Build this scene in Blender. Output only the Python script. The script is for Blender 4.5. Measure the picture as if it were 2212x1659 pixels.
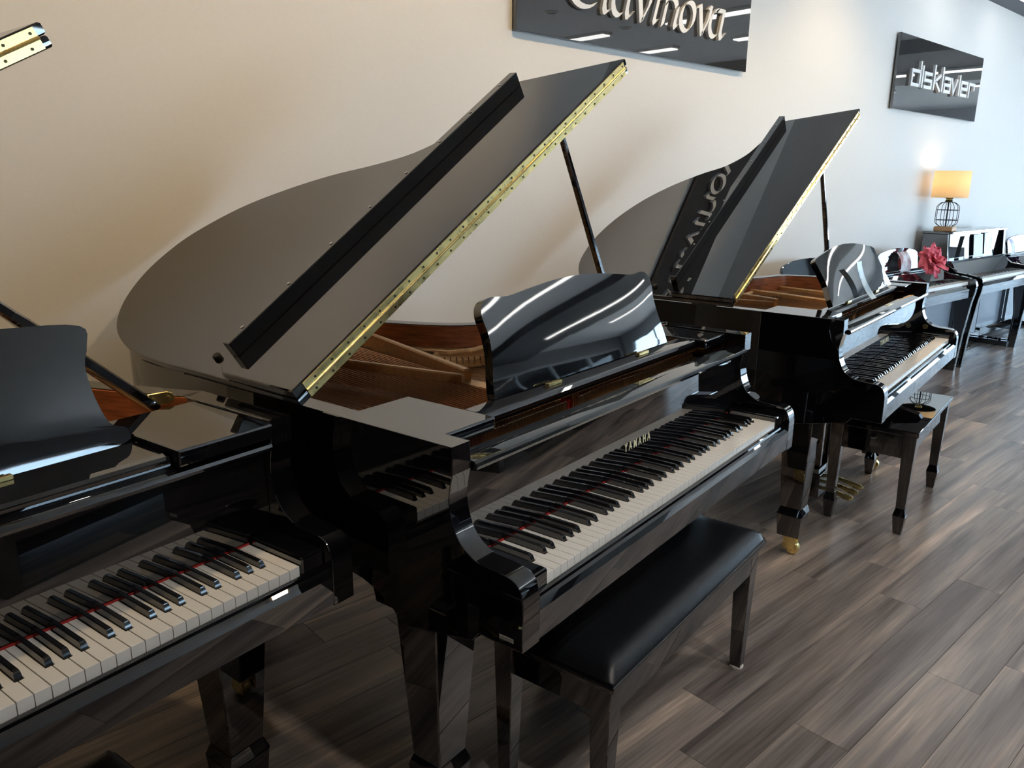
import bpy, bmesh, math, random
from math import sin, cos, pi, radians
from mathutils import Vector, Matrix
random.seed(7)
for o in list(bpy.data.objects): bpy.data.objects.remove(o)
S = bpy.context.scene
COL = S.collection

# ------------------------------------------------------------------ camera
F_PX, YAW, PITCH, ROLL, CAM_H = 1677.0, 0.832, 0.2544, 0.0111, 1.438
fw = Vector((cos(YAW)*cos(PITCH), sin(YAW)*cos(PITCH), -sin(PITCH)))
r0 = Vector((sin(YAW), -cos(YAW), 0)); u0 = r0.cross(fw)
rr = cos(ROLL)*r0 + sin(ROLL)*u0; uu = -sin(ROLL)*r0 + cos(ROLL)*u0
cam = bpy.data.cameras.new('camera'); cam_o = bpy.data.objects.new('camera', cam); COL.objects.link(cam_o)
cam.sensor_fit = 'HORIZONTAL'; cam.sensor_width = 36; cam.lens = 36*F_PX/2212; cam.clip_start = .02; cam.clip_end = 300
m = Matrix((rr, uu, -fw)).transposed().to_4x4(); m.translation = Vector((0, 0, CAM_H)); cam_o.matrix_world = m
S.camera = cam_o

# ------------------------------------------------------------------ light and exposure
S.view_settings.view_transform = 'Standard'; S.view_settings.look = 'None'
S.view_settings.gamma = 1; S.view_settings.use_curve_mapping = False
S.view_settings.exposure = 0.14
SKY_STRENGTH = 8.8
SUN_STRENGTH = 120.0
STRIP_POWER = 6.0
SPOT_POWER = 66.0
AISLE_POWER = 92.0
w = bpy.data.worlds.new('sky'); S.world = w; w.use_nodes = True
nt = w.node_tree; nt.nodes.clear()
out = nt.nodes.new('ShaderNodeOutputWorld'); bg = nt.nodes.new('ShaderNodeBackground')
tc = nt.nodes.new('ShaderNodeTexCoord'); sep = nt.nodes.new('ShaderNodeSeparateXYZ'); rmp = nt.nodes.new('ShaderNodeValToRGB')
nt.links.new(tc.outputs['Generated'], sep.inputs[0]); nt.links.new(sep.outputs['Z'], rmp.inputs[0])
e = rmp.color_ramp.elements
e[0].position = 0.0; e[0].color = (.64, .81, 1.0, 1); e[1].position = .6; e[1].color = (.30, .52, .85, 1)
nt.links.new(rmp.outputs[0], bg.inputs[0]); bg.inputs[1].default_value = SKY_STRENGTH
nt.links.new(bg.outputs[0], out.inputs[0])

sun = bpy.data.lights.new('sun', 'SUN'); sun.energy = SUN_STRENGTH; sun.angle = radians(.5); sun.color = (1., .95, .88)
sun_o = bpy.data.objects.new('sun', sun); COL.objects.link(sun_o)      # stands behind the building, lights the pavement outside
sun_o.rotation_euler = Vector((.25, -.62, -.74)).to_track_quat('-Z', 'Y').to_euler()
# room
WALL_Y, CEIL, X0, X1, Y0 = 2.62, 3.0, -5.0, 18.0, -4.6

# ------------------------------------------------------------------ materials
MATS = {}
def mat(name, col=(.8, .8, .8), rough=.5, metal=0.0, ior=1.5, **kw):
    if name in MATS: return MATS[name]
    m = bpy.data.materials.new(name); m.use_nodes = True
    b = m.node_tree.nodes['Principled BSDF']
    b.inputs['Base Color'].default_value = (*col, 1); b.inputs['Roughness'].default_value = rough
    b.inputs['Metallic'].default_value = metal; b.inputs['IOR'].default_value = ior
    for k, v in kw.items():
        b.inputs[k.replace('_', ' ')].default_value = v
    MATS[name] = m; return m
def nodes(m): return m.node_tree.nodes, m.node_tree.links, m.node_tree.nodes['Principled BSDF']
def add_noise(m, scale, amount, stretch=(1, 1, 1), bump=0.0, detail=4, coord='Object', rough_var=0.0):
    """vary the base colour by +-amount with a noise, optional bump"""
    n, l, b = nodes(m)
    tc = n.new('ShaderNodeTexCoord'); mp = n.new('ShaderNodeMapping'); mp.inputs['Scale'].default_value = stretch
    nz = n.new('ShaderNodeTexNoise'); nz.inputs['Scale'].default_value = scale; nz.inputs['Detail'].default_value = detail
    l.new(tc.outputs[coord], mp.inputs[0]); l.new(mp.outputs[0], nz.inputs[0])
    c = b.inputs['Base Color'].default_value[:3]
    rp = n.new('ShaderNodeValToRGB')
    rp.color_ramp.elements[0].color = (*[max(0, x*(1-amount)) for x in c], 1); rp.color_ramp.elements[0].position = .3
    rp.color_ramp.elements[1].color = (*[min(1, x*(1+amount)) for x in c], 1); rp.color_ramp.elements[1].position = .7
    l.new(nz.outputs['Fac'], rp.inputs[0]); l.new(rp.outputs[0], b.inputs['Base Color'])
    if bump:
        bp = n.new('ShaderNodeBump'); bp.inputs['Strength'].default_value = bump; bp.inputs['Distance'].default_value = .002
        l.new(nz.outputs['Fac'], bp.inputs['Height']); l.new(bp.outputs[0], b.inputs['Normal'])
    if rough_var:
        mr = n.new('ShaderNodeMapRange'); r = b.inputs['Roughness'].default_value
        mr.inputs['To Min'].default_value = max(0, r-rough_var); mr.inputs['To Max'].default_value = r+rough_var
        l.new(nz.outputs['Fac'], mr.inputs[0]); l.new(mr.outputs[0], b.inputs['Roughness'])
    return m
def emis(name, col, strength):
    m = mat(name, col, .5); b = nodes(m)[2]
    b.inputs['Emission Color'].default_value = (*col, 1); b.inputs['Emission Strength'].default_value = strength
    return m
BLACK = mat('black_polyester', (.003, .003, .004), .016, ior=2.25)
DESKB = mat('black_polyester_desk', (.005, .005, .006), .03, ior=2.2)
SATIN = mat('black_satin_paint', (.008, .009, .011), .22)
LEATHER = add_noise(mat('black_leather', (.007, .008, .010), .33, ior=1.38), 220, .25, bump=.25, rough_var=.05)
WHITEKEY = add_noise(mat('white_key_acrylic', (.82, .79, .73), .16), 6, .02)
BLACKKEY = mat('black_key_resin', (.007, .007, .008), .14, ior=1.9)
FELT = add_noise(mat('red_felt', (.45, .025, .02), .95), 300, .3)
FELTW = mat('pale_felt', (.62, .58, .50), .9)
BRASS = add_noise(mat('polished_brass', (.90, .70, .30), .28, 1.0), 30, .12, rough_var=.05)
STEEL = mat('steel', (.62, .62, .62), .25, 1.0)
IRON = add_noise(mat('bronze_painted_iron', (.60, .34, .14), .40, .30), 60, .12)
WOOD = add_noise(mat('mahogany_inner_rim', (.34, .105, .036), .30), 14, .45, stretch=(1, 1, 9), detail=6)
BOARD = add_noise(mat('spruce_soundboard', (.32, .15, .06), .45), 10, .3, stretch=(8, 1, 1))
PIN = mat('tuning_pin_steel', (.55, .47, .38), .25, 1.0)
COPPER = mat('copper_wound_string', (.50, .26, .14), .35, .9)
PAPER = mat('paper', (.86, .86, .84), .6)
RUBBER = mat('black_rubber', (.01, .01, .01), .7)
GREYPANEL = mat('grey_panel', (.20, .22, .25), .30)
CEILM = add_noise(mat('ceiling_paint', (.78, .79, .80), .9), 3, .03)
WALLM = add_noise(mat('wall_paint', (.78, .765, .74), .7), 90, .012, bump=.10, detail=6)
DARKWALL = mat('dark_wall_paint', (.16, .16, .17), .8)
FRAMEM = mat('window_frame_aluminium', (.25, .26, .28), .4, .6)

def floor_mat(name, brick):
    m = mat(name, (.2, .15, .11), .26); n, l, b = nodes(m)
    geo = n.new('ShaderNodeNewGeometry'); oi = n.new('ShaderNodeObjectInfo')
    off = n.new('ShaderNodeVectorMath'); off.operation = 'ADD'
    if brick:
        br = n.new('ShaderNodeTexBrick'); br.inputs['Scale'].default_value = 1; br.offset = .37; br.squash = 1
        br.inputs['Brick Width'].default_value = 1.22; br.inputs['Row Height'].default_value = .15; br.inputs['Mortar Size'].default_value = .001
        br.inputs['Color1'].default_value = (0, 0, 0, 1); br.inputs['Color2'].default_value = (1, 1, 1, 1); br.inputs['Mortar'].default_value = (.3, .3, .3, 1)
        mp0 = n.new('ShaderNodeMapping'); mp0.inputs['Location'].default_value = (0, -.079, 0)
        l.new(geo.outputs['Position'], mp0.inputs[0]); l.new(mp0.outputs[0], br.inputs[0]); rnd = br.outputs['Color']
    else: rnd = oi.outputs['Random']
    sc = n.new('ShaderNodeVectorMath'); sc.operation = 'SCALE'; sc.inputs[0].default_value = (37., 23., 11.)
    sh = n.new('ShaderNodeSeparateColor') if brick else None
    if brick: l.new(rnd, sh.inputs[0]); rnd = sh.outputs[0]
    l.new(rnd, sc.inputs['Scale']); l.new(geo.outputs['Position'], off.inputs[0]); l.new(sc.outputs[0], off.inputs[1])
    def noise(scale, stretch, detail, dist=0.):
        mp = n.new('ShaderNodeMapping'); mp.inputs['Scale'].default_value = stretch
        nz = n.new('ShaderNodeTexNoise'); nz.inputs['Scale'].default_value = scale; nz.inputs['Detail'].default_value = detail
        nz.inputs['Distortion'].default_value = dist
        l.new(off.outputs[0], mp.inputs[0]); l.new(mp.outputs[0], nz.inputs[0]); return nz.outputs['Fac']
    n1 = noise(1.0, (.9, 11, 1), 5, .6); n2 = noise(1.0, (4, 130, 1), 3)
    rp = n.new('ShaderNodeValToRGB'); cr = rp.color_ramp; cr.elements[0].position = .30; cr.elements[0].color = (.095, .080, .073, 1)
    cr.elements[1].position = .74; cr.elements[1].color = (.52, .41, .325, 1)
    k = cr.elements.new(.50); k.color = (.205, .176, .160, 1); k = cr.elements.new(.62); k.color = (.30, .248, .212, 1)
    ad = n.new('ShaderNodeMath'); ad.operation = 'MULTIPLY_ADD'; ad.inputs[1].default_value = .16; l.new(rnd, ad.inputs[0])
    a2 = n.new('ShaderNodeMath'); a2.operation = 'ADD'; a2.inputs[1].default_value = -.08; l.new(n1, a2.inputs[0]); l.new(a2.outputs[0], ad.inputs[2])
    l.new(ad.outputs[0], rp.inputs[0])
    mx = n.new('ShaderNodeMix'); mx.data_type = 'RGBA'; mx.blend_type = 'MULTIPLY'; mx.inputs['Factor'].default_value = .55
    g = n.new('ShaderNodeMapRange'); g.inputs['From Min'].default_value = .3; g.inputs['From Max'].default_value = .6; g.inputs['To Min'].default_value = .55; g.inputs['To Max'].default_value = 1.1
    l.new(n2, g.inputs[0]); l.new(rp.outputs[0], mx.inputs['A']); l.new(g.outputs[0], mx.inputs['B']); l.new(mx.outputs['Result'], b.inputs['Base Color'])
    bp = n.new('ShaderNodeBump'); bp.inputs['Strength'].default_value = .25; bp.inputs['Distance'].default_value = .0015
    l.new(n2, bp.inputs['Height']); l.new(bp.outputs[0], b.inputs['Normal'])
    return m
PLANK = floor_mat('plank_vinyl', False); FLOORM = floor_mat('floor_vinyl', True)

# ------------------------------------------------------------------ mesh helpers
def new_bm(): return bmesh.new()
def box(bm, x0, x1, y0, y1, z0, z1, bev=0., seg=1):
    vs = [bm.verts.new((x, y, z)) for x in (x0, x1) for y in (y0, y1) for z in (z0, z1)]
    fs = [bm.faces.new([vs[i] for i in q]) for q in ((0, 1, 3, 2), (4, 6, 7, 5), (0, 4, 5, 1), (2, 3, 7, 6), (0, 2, 6, 4), (1, 5, 7, 3))]
    if bev: bmesh.ops.bevel(bm, geom=list({e for f in fs for e in f.edges}), offset=bev, segments=seg, affect='EDGES', profile=.5)
def prism(bm, pts, axis, a, b, bev=0., seg=1):
    """extrude polygon pts (two remaining axes in xyz order) from a to b along axis"""
    def P(p, t):
        return {'x': (t, p[0], p[1]), 'y': (p[0], t, p[1]), 'z': (p[0], p[1], t)}[axis]
    lo = [bm.verts.new(P(p, a)) for p in pts]; hi = [bm.verts.new(P(p, b)) for p in pts]
    n = len(pts); f0 = bm.faces.new(lo); f1 = bm.faces.new(hi[::-1])
    fs = [bm.faces.new((lo[i], hi[i], hi[(i+1) % n], lo[(i+1) % n])) for i in range(n)]
    bmesh.ops.recalc_face_normals(bm, faces=[f0, f1]+fs)
    if bev: bmesh.ops.bevel(bm, geom=list(f0.edges)+list(f1.edges), offset=bev, segments=seg, affect='EDGES', profile=.5)
def tube(bm, pts, r, n=6, cap=True):
    pts = [Vector(p) for p in pts]; rings = []
    rs = r if isinstance(r, (list, tuple)) else [r]*len(pts)
    for i, p in enumerate(pts):
        d = (pts[min(i+1, len(pts)-1)] - pts[max(i-1, 0)]).normalized()
        up = Vector((0, 0, 1)) if abs(d.z) < .9 else Vector((1, 0, 0))
        a = d.cross(up).normalized(); b = d.cross(a)
        rings.append([bm.verts.new(p + rs[i]*(cos(2*pi*k/n)*a + sin(2*pi*k/n)*b)) for k in range(n)])
    for A, B in zip(rings, rings[1:]):
        for k in range(n): bm.faces.new((A[k], A[(k+1) % n], B[(k+1) % n], B[k]))
    if cap: bm.faces.new(rings[0][::-1]); bm.faces.new(rings[-1])
def lathe(bm, prof, n=24, c=(0, 0, 0), axis='z'):
    rings = []
    for r, h in prof:
        ring = []
        for k in range(n):
            a = 2*pi*k/n; u, v = r*cos(a), r*sin(a)
            p = {'z': (u, v, h), 'x': (h, u, v), 'y': (u, h, v)}[axis]
            ring.append(bm.verts.new((c[0]+p[0], c[1]+p[1], c[2]+p[2])))
        rings.append(ring)
    for A, B in zip(rings, rings[1:]):
        for k in range(n): bm.faces.new((A[k], A[(k+1) % n], B[(k+1) % n], B[k]))
    if prof[0][0] > 1e-5: bm.faces.new(rings[0][::-1])
    if prof[-1][0] > 1e-5: bm.faces.new(rings[-1])
def taper(bm, z0, z1, lo, hi, bev=.003):
    """tapered box; lo / hi = (x0,x1,y0,y1) at z0 / z1"""
    vs = []
    for z, q in ((z0, lo), (z1, hi)): vs += [bm.verts.new((x, y, z)) for x, y in ((q[0], q[2]), (q[1], q[2]), (q[1], q[3]), (q[0], q[3]))]
    fs = [bm.faces.new([vs[i] for i in f]) for f in ((3, 2, 1, 0), (4, 5, 6, 7), (0, 1, 5, 4), (1, 2, 6, 5), (2, 3, 7, 6), (3, 0, 4, 7))]
    if bev: bmesh.ops.bevel(bm, geom=list({e for f in fs for e in f.edges}), offset=bev, segments=1, affect='EDGES')
def spline(pts, sub=6, closed=False):
    """Catmull-Rom through 2-D points"""
    n = len(pts); res = []
    for i in range(n if closed else n-1):
        g = lambda j: pts[j % n] if closed else pts[min(max(j, 0), n-1)]
        p0, p1, p2, p3 = g(i-1), g(i), g(i+1), g(i+2)
        for s in range(sub):
            t = s/sub
            res.append(tuple(.5*((2*p1[k])+(-p0[k]+p2[k])*t+(2*p0[k]-5*p1[k]+4*p2[k]-p3[k])*t*t+(-p0[k]+3*p1[k]-3*p2[k]+p3[k])*t**3) for k in range(2)))
    if not closed: res.append(tuple(pts[-1]))
    return res
def offset_poly(pts, d):
    """offset an open polyline to its right by d"""
    res = []
    for i in range(len(pts)):
        a = Vector(pts[max(i-1, 0)]); b = Vector(pts[min(i+1, len(pts)-1)]); t = (b-a).normalized()
        res.append((pts[i][0]+t.y*d, pts[i][1]-t.x*d))
    return res
MESH = {}
def mesh(name, bm, m, smooth=28):
    me = bpy.data.meshes.new(name)
    bmesh.ops.recalc_face_normals(bm, faces=bm.faces[:])
    bm.to_mesh(me); bm.free(); me.materials.append(m)
    if smooth:
        for p in me.polygons: p.use_smooth = True
        me.set_sharp_from_angle(angle=radians(smooth))
        # a broad flat face next to a narrow bevel stays flat
        area = [p.area for p in me.polygons]; nrm = [p.normal.copy() for p in me.polygons]; ef = {}
        for p in me.polygons:
            for k in p.edge_keys: ef.setdefault(k, []).append(p.index)
        for e in me.edges:
            f = ef.get(e.key if hasattr(e, 'key') else tuple(sorted(e.vertices)), [])
            if len(f) == 2:
                a, b = area[f[0]], area[f[1]]
                if max(a, b) > 6*min(a, b)+1e-9 and nrm[f[0]].dot(nrm[f[1]]) < .9995: e.use_edge_sharp = True
    return me
def cached(key, fn):
    if key not in MESH: MESH[key] = fn()
    return MESH[key]
def obj(name, me, parent=None, loc=(0, 0, 0), rot=(0, 0, 0), **props):
    o = bpy.data.objects.new(name, me); COL.objects.link(o); o.parent = parent; o.location = loc; o.rotation_euler = rot
    for k, v in props.items(): o[k] = v
    return o
def thing(name, label, cat, loc=(0, 0, 0), rz=0., group=None):
    o = bpy.data.objects.new(name, None); COL.objects.link(o); o.location = loc; o.rotation_euler = (0, 0, rz); o.empty_display_size = .1
    o['label'] = label; o['category'] = cat
    if group: o['group'] = group
    return o
def simple(fn):  # build a bmesh with fn(bm)
    bm = new_bm(); fn(bm); return bm

# ------------------------------------------------------------------ room shell
def struct(name, me, parent=None, **k):
    o = obj(name, me, parent, **k)
    if parent is None: o['kind'] = 'structure'
    return o
floor = struct('floor', mesh('floor', simple(lambda b: box(b, X0, X1, Y0, WALL_Y+.1, -.12, -.004)), FLOORM))
struct('ceiling', mesh('ceiling', simple(lambda b: box(b, X0, X1, Y0, WALL_Y+.1, CEIL, CEIL+.1)), CEILM))
struct('wall_back', mesh('wall_back', simple(lambda b: box(b, X0, X1, WALL_Y, WALL_Y+.1, -.12, CEIL)), WALLM))
struct('wall_left', mesh('wall_left', simple(lambda b: box(b, X0-.1, X0, Y0, WALL_Y+.1, -.12, CEIL+.1)), DARKWALL))
WX0 = 3.8
SILL, HEAD = .15, 2.6
struct('wall_front', mesh('wall_front', simple(lambda b: (box(b, X0-.1, WX0, Y0-.15, Y0, -.12, CEIL+.1), box(b, WX0, X1, Y0-.15, Y0, -.12, SILL), box(b, WX0, X1+.15, Y0-.15, Y0, HEAD, CEIL+.1), box(b, X1-.3, X1+.15, Y0-.15, Y0, SILL, HEAD))), DARKWALL))
struct('baseboard_back', mesh('baseboard_back', simple(lambda b: box(b, X0, X1, WALL_Y-.014, WALL_Y, 0, .09, .003)), DARKWALL))
# glazed end wall
SILL, HEAD = .15, 2.6
def endwall(b):
    box(b, X1, X1+.15, Y0, WALL_Y+.1, -.12, SILL); box(b, X1, X1+.15, Y0, WALL_Y+.1, HEAD, CEIL+.1)
    box(b, X1, X1+.15, WALL_Y-.15, WALL_Y+.1, SILL, HEAD); box(b, X1, X1+.15, Y0, Y0+.3, SILL, HEAD)
struct('wall_right', mesh('wall_right', simple(endwall), mat('end_wall_paint', (.45, .47, .5), .8)))
GLASS = bpy.data.materials.new('window_glass'); GLASS.use_nodes = True
n, l = GLASS.node_tree.nodes, GLASS.node_tree.links; n.clear()
go = n.new('ShaderNodeOutputMaterial'); tr = n.new('ShaderNodeBsdfTransparent'); gl = n.new('ShaderNodeBsdfGlossy'); mx = n.new('ShaderNodeMixShader'); lw = n.new('ShaderNodeFresnel')
gl.inputs['Roughness'].default_value = .0; tr.inputs[0].default_value = (.93, .97, .97, 1)
l.new(lw.outputs[0], mx.inputs[0]); l.new(tr.outputs[0], mx.inputs[1]); l.new(gl.outputs[0], mx.inputs[2]); l.new(mx.outputs[0], go.inputs[0])
ys = [Y0+.3, -3.1, -1.95, -.8, .35, 1.4, WALL_Y-.15]
for i in range(6):
    ya, yb = ys[i], ys[i+1]
    def fr(b):
        for q in ((ya, ya+.06), (yb-.06, yb)): box(b, X1+.03, X1+.11, q[0], q[1], SILL, HEAD, .003)
        for q in ((SILL, SILL+.06), (HEAD-.06, HEAD)): box(b, X1+.03, X1+.11, ya+.06, yb-.06, q[0], q[1], .003)
    wf = struct('window_%d' % (i+1), mesh('window_frame', simple(fr), FRAMEM))
    obj('pane', mesh('pane', simple(lambda b: box(b, X1+.066, X1+.074, ya+.06, yb-.06, SILL+.06, HEAD-.06)), GLASS), wf)
xs = [WX0, 6.5, 9.2, 11.3, 13.4, 15.5, X1-.3]
for i in range(6):
    xa, xb = xs[i], xs[i+1]
    def fr(b):
        for q in ((xa, xa+.06), (xb-.06, xb)): box(b, q[0], q[1], Y0-.11, Y0-.03, SILL, HEAD, .003)
        for q in ((SILL, SILL+.06), (HEAD-.06, HEAD)): box(b, xa+.06, xb-.06, Y0-.11, Y0-.03, q[0], q[1], .003)
    wf = struct('window_%d' % (i+7), mesh('window_frame', simple(fr), FRAMEM))
    obj('pane', mesh('pane', simple(lambda b: box(b, xa+.06, xb-.06, Y0-.074, Y0-.066, SILL+.06, HEAD-.06)), GLASS), wf)
def portal(loc, rot, sx, sy):
    pl = bpy.data.lights.new('window_portal', 'AREA'); pl.shape = 'RECTANGLE'; pl.size = sx; pl.size_y = sy; pl.cycles.is_portal = True
    obj('window_portal', pl, None, loc, rot)
portal((X1+.2, (ys[0]+ys[-1])/2, (SILL+HEAD)/2), (0, radians(90), 0), HEAD-SILL, ys[-1]-ys[0])
portal(((xs[0]+xs[-1])/2, Y0-.2, (SILL+HEAD)/2), (radians(90), 0, 0), xs[-1]-xs[0], HEAD-SILL)
struct('pavement', mesh('pavement', simple(lambda b: (box(b, X1+.15, X1+40, -40, 30, -.3, -.12), box(b, X0, X1+.15, -40, Y0-.15, -.3, -.12))), add_noise(mat('asphalt', (.36, .37, .38), .9), 2, .1)))

# floor planks, 0.15 m rows parallel to the wall
PL = 1.22
joint = {0: 1.828, 1: 1.50, 2: 1.719, 3: 2.64, -1: 2.35, -2: 1.35, 4: 2.05, 5: 2.9, -3: 2.0}
def plank_mesh(L): return cached(('plank', round(L, 3)), lambda: mesh('plank', simple(lambda b: box(b, .0005, L-.0005, .0004, .1496, -.004, 0., .0006)), PLANK, 0))
cnt = 0
for k in range(-14, 15):
    y = .679 + .15*k
    if y < -1.3 or y > WALL_Y-.02: continue
    j = joint.get(k, random.uniform(0, PL)); x = j - math.ceil((j+1.0)/PL)*PL
    while x < 10.2 and cnt < 296:
        o = obj('plank', plank_mesh(PL), floor, (x, y, 0)); cnt += 1
        x += PL
# ceiling light strips (run across the room) and recessed warm spots
struct('trim_1', mesh('soffit', simple(lambda b: box(b, 9.4, 12.2, Y0, WALL_Y, CEIL-.15, CEIL-.0005)), mat('dark_soffit', (.03, .03, .035), .7)))
struct('trim_2', mesh('wall_soffit', simple(lambda b: box(b, 7.2, X1, WALL_Y-.45, WALL_Y, CEIL-.03, CEIL-.0005)), mat('soffit_grey', (.10, .115, .14), .8)))
TUBE = emis('strip_diffuser', (1., .985, .95), STRIP_POWER)
def strip_meshes():
    return (cached('st_h', lambda: mesh('housing', simple(lambda b: box(b, -.075, .075, -1.22, 1.22, -.03, 0, .004)), mat('strip_housing', (.8, .8, .8), .5))),
            cached('st_d', lambda: mesh('diffuser', simple(lambda b: box(b, -.06, .06, -1.20, 1.20, -.042, -.0301, .004)), TUBE)))
for x in (6.74, 7.95, 10.9, 14.0):
    for y in (1.22, -1.99):
        t = thing('ceiling_light', 'white fluorescent strip light fixed flush on the ceiling', 'ceiling light', (x, y, CEIL if not 9.4 < x < 12.2 else CEIL-.15), group='strip lights on the ceiling')
        h, d = strip_meshes(); obj('housing', h, t); obj('diffuser', d, t)
SPOTG = emis('spot_lens', (1., .78, .48), 18)
for x, y in ((-1.2, 1.5), (.35, 1.5), (1.9, 1.5), (3.45, 1.5), (5.0, 1.5)):
    t = thing('recessed_spotlight', 'round recessed warm spotlight in the ceiling near the back wall', 'spotlight', (x, y, CEIL), group='recessed spotlights')
    obj('trim_ring', cached('sp_r', lambda: mesh('trim_ring', simple(lambda b: lathe(b, [(.045, -.004), (.045, -.012), (.062, -.008), (.065, 0)], 24)), mat('spot_trim', (.7, .7, .7), .4))), t)
    obj('lens', cached('sp_l', lambda: mesh('lens', simple(lambda b: lathe(b, [(.0, -.003), (.045, -.003), (.045, 0), (0, 0)], 20)), SPOTG)), t)
    L = bpy.data.lights.new('spot_lamp', 'SPOT'); L.energy = SPOT_POWER; L.color = (1., .72, .40); L.spot_size = radians(105); L.spot_blend = .9; L.shadow_soft_size = .05
    lo = obj('spot_lamp', L, t, (0, 0, -.02)); lo.rotation_euler = (radians(32), 0, 0)

for x in (.6, 1.9, 3.2, 4.45, 5.62, 6.70):
    t = thing('recessed_spotlight', 'round recessed warm spotlight in the ceiling away from the wall', 'spotlight', (x, -.5, CEIL), group='recessed spotlights over the aisle')
    obj('trim_ring', MESH['sp_r'], t); obj('lens', MESH['sp_l'], t)
    L = bpy.data.lights.new('spot_lamp', 'SPOT'); L.energy = AISLE_POWER; L.color = (1., .94, .87); L.spot_size = radians(120); L.spot_blend = .9; L.shadow_soft_size = .05
    obj('spot_lamp', L, t, (0, 0, -.02))
# ------------------------------------------------------------------ grand piano
HW, AT, RT = .722, .052, .978       # half width, arm thickness, rim top
K = .02357; KH = 26*K; ZK = .73
OUT_LONG = [(-.722, .44), (-.722, .7), (-.722, .95), (-.722, 1.12), (-.706, 1.27), (-.655, 1.41), (-.565, 1.515), (-.45, 1.58), (-.34, 1.60), (-.23, 1.585), (-.09, 1.505), (.015, 1.385),
       (.10, 1.245), (.160, 1.10), (.225, .985), (.33, .905), (.44, .868), (.535, .842), (.59, .79), (.628, .69), (.662, .59), (.695, .50), (.722, .44)]
OUT_SHORT = [(-.722, .44), (-.722, .7), (-.722, .95), (-.722, 1.08), (-.708, 1.18), (-.66, 1.27), (-.57, 1.33), (-.46, 1.352), (-.36, 1.352), (-.26, 1.335), (-.165, 1.305), (-.06, 1.255), (.04, 1.185),
       (.12, 1.11), (.18, 1.04), (.235, .965), (.33, .90), (.44, .868), (.535, .842), (.59, .79), (.628, .69), (.662, .59), (.695, .50), (.722, .44)]
OUTS = spline(OUT_LONG, 5)
ARM = [(.44, RT), (.138, RT), (.1365, .925), (.1425, .899), (.1455, .868), (.1365, .827), (.1215, .800), (.101, .7825), (.076, .7715), (.037, .7680), (.007, .7655), (-.0115, .757), (-.0215, .741), (-.0255, .722), (-.0265, .628), (.075, .628), (.09, .608), (.252, .572), (.272, .568), (.281, .575), (.307, .600), (.343, .620), (.39, .634), (.44, .640)]
def arm_pts():
    head = ARM[:2]; curve = spline(ARM[2:13], 4); tail = ARM[13:]
    return head+curve+tail
def b_rim(b):
    o = OUTS; i = offset_poly(o, .05)
    # make sure inner offset goes inside
    if abs(i[3][0]) > abs(o[3][0]): i = offset_poly(o, -.05)
    n = len(o); V = {}
    for key, pts, z in (('o0', o, .640), ('o1', o, RT-.002), ('ob', offset_poly(o, .002) if abs(offset_poly(o, .002)[3][0]) < abs(o[3][0]) else offset_poly(o, -.002), RT), ('i1', i, RT), ('i0', i, .640)):
        V[key] = [b.verts.new((p[0], p[1], z)) for p in pts]
    ks = ['o0', 'o1', 'ob', 'i1', 'i0', 'o0']
    for a, c in zip(ks, ks[1:]):
        for k in range(n-1): b.faces.new((V[a][k], V[a][k+1], V[c][k+1], V[c][k]))
    for k in (0, n-1): b.faces.new([V[q][k] for q in ('o0', 'o1', 'ob', 'i1', 'i0')])
def inset(d):
    i = offset_poly(OUTS, d)
    return i if abs(i[3][0]) < abs(OUTS[3][0]) else offset_poly(OUTS, -d)
def b_inner(b):   # veneer band lining the rim
    i, j = inset(.0505), inset(.056); n = len(i)
    V = [[b.verts.new((p[0], p[1], z)) for p in q] for q, z in ((i, .84), (i, RT-.003), (j, RT-.003), (j, .84))]
    for a in range(4):
        for k in range(n-1): b.faces.new((V[a][k], V[a][k+1], V[(a+1) % 4][k+1], V[(a+1) % 4][k]))
    for k in (0, n-1): b.faces.new([V[a][k] for a in range(4)])
def b_soundboard(b):
    i = inset(.057); prism(b, [(.66, .20)]+[p for p in i[::-1]]+[(-.66, .20)], 'z', .84, .852)
def plate_band(b):
    """flange of the iron plate along the bent side and tail, with an opening ring"""
    i = [p for p in inset(.058) if p[1] > .5]; n = len(i)
    w = []
    for k, p in enumerate(i):
        d = .10 if p[0] > -.1 else .055
        w.append(d)
    j = []
    for k in range(n):
        a = Vector(i[max(k-1, 0)]); c = Vector(i[min(k+1, n-1)]); t = (c-a).normalized(); nx, ny = t.y, -t.x
        q = (i[k][0]+nx*w[k], i[k][1]+ny*w[k])
        j.append(q)
    V = [[b.verts.new((p[0], p[1], z)) for p in q] for q, z in ((i, .865), (i, .903), (j, .893), (j, .865))]
    for a in range(4):
        for k in range(n-1): b.faces.new((V[a][k], V[a][k+1], V[(a+1) % 4][k+1], V[(a+1) % 4][k]))
    for k in (0, n-1): b.faces.new([V[a][k] for a in range(4)])
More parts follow.
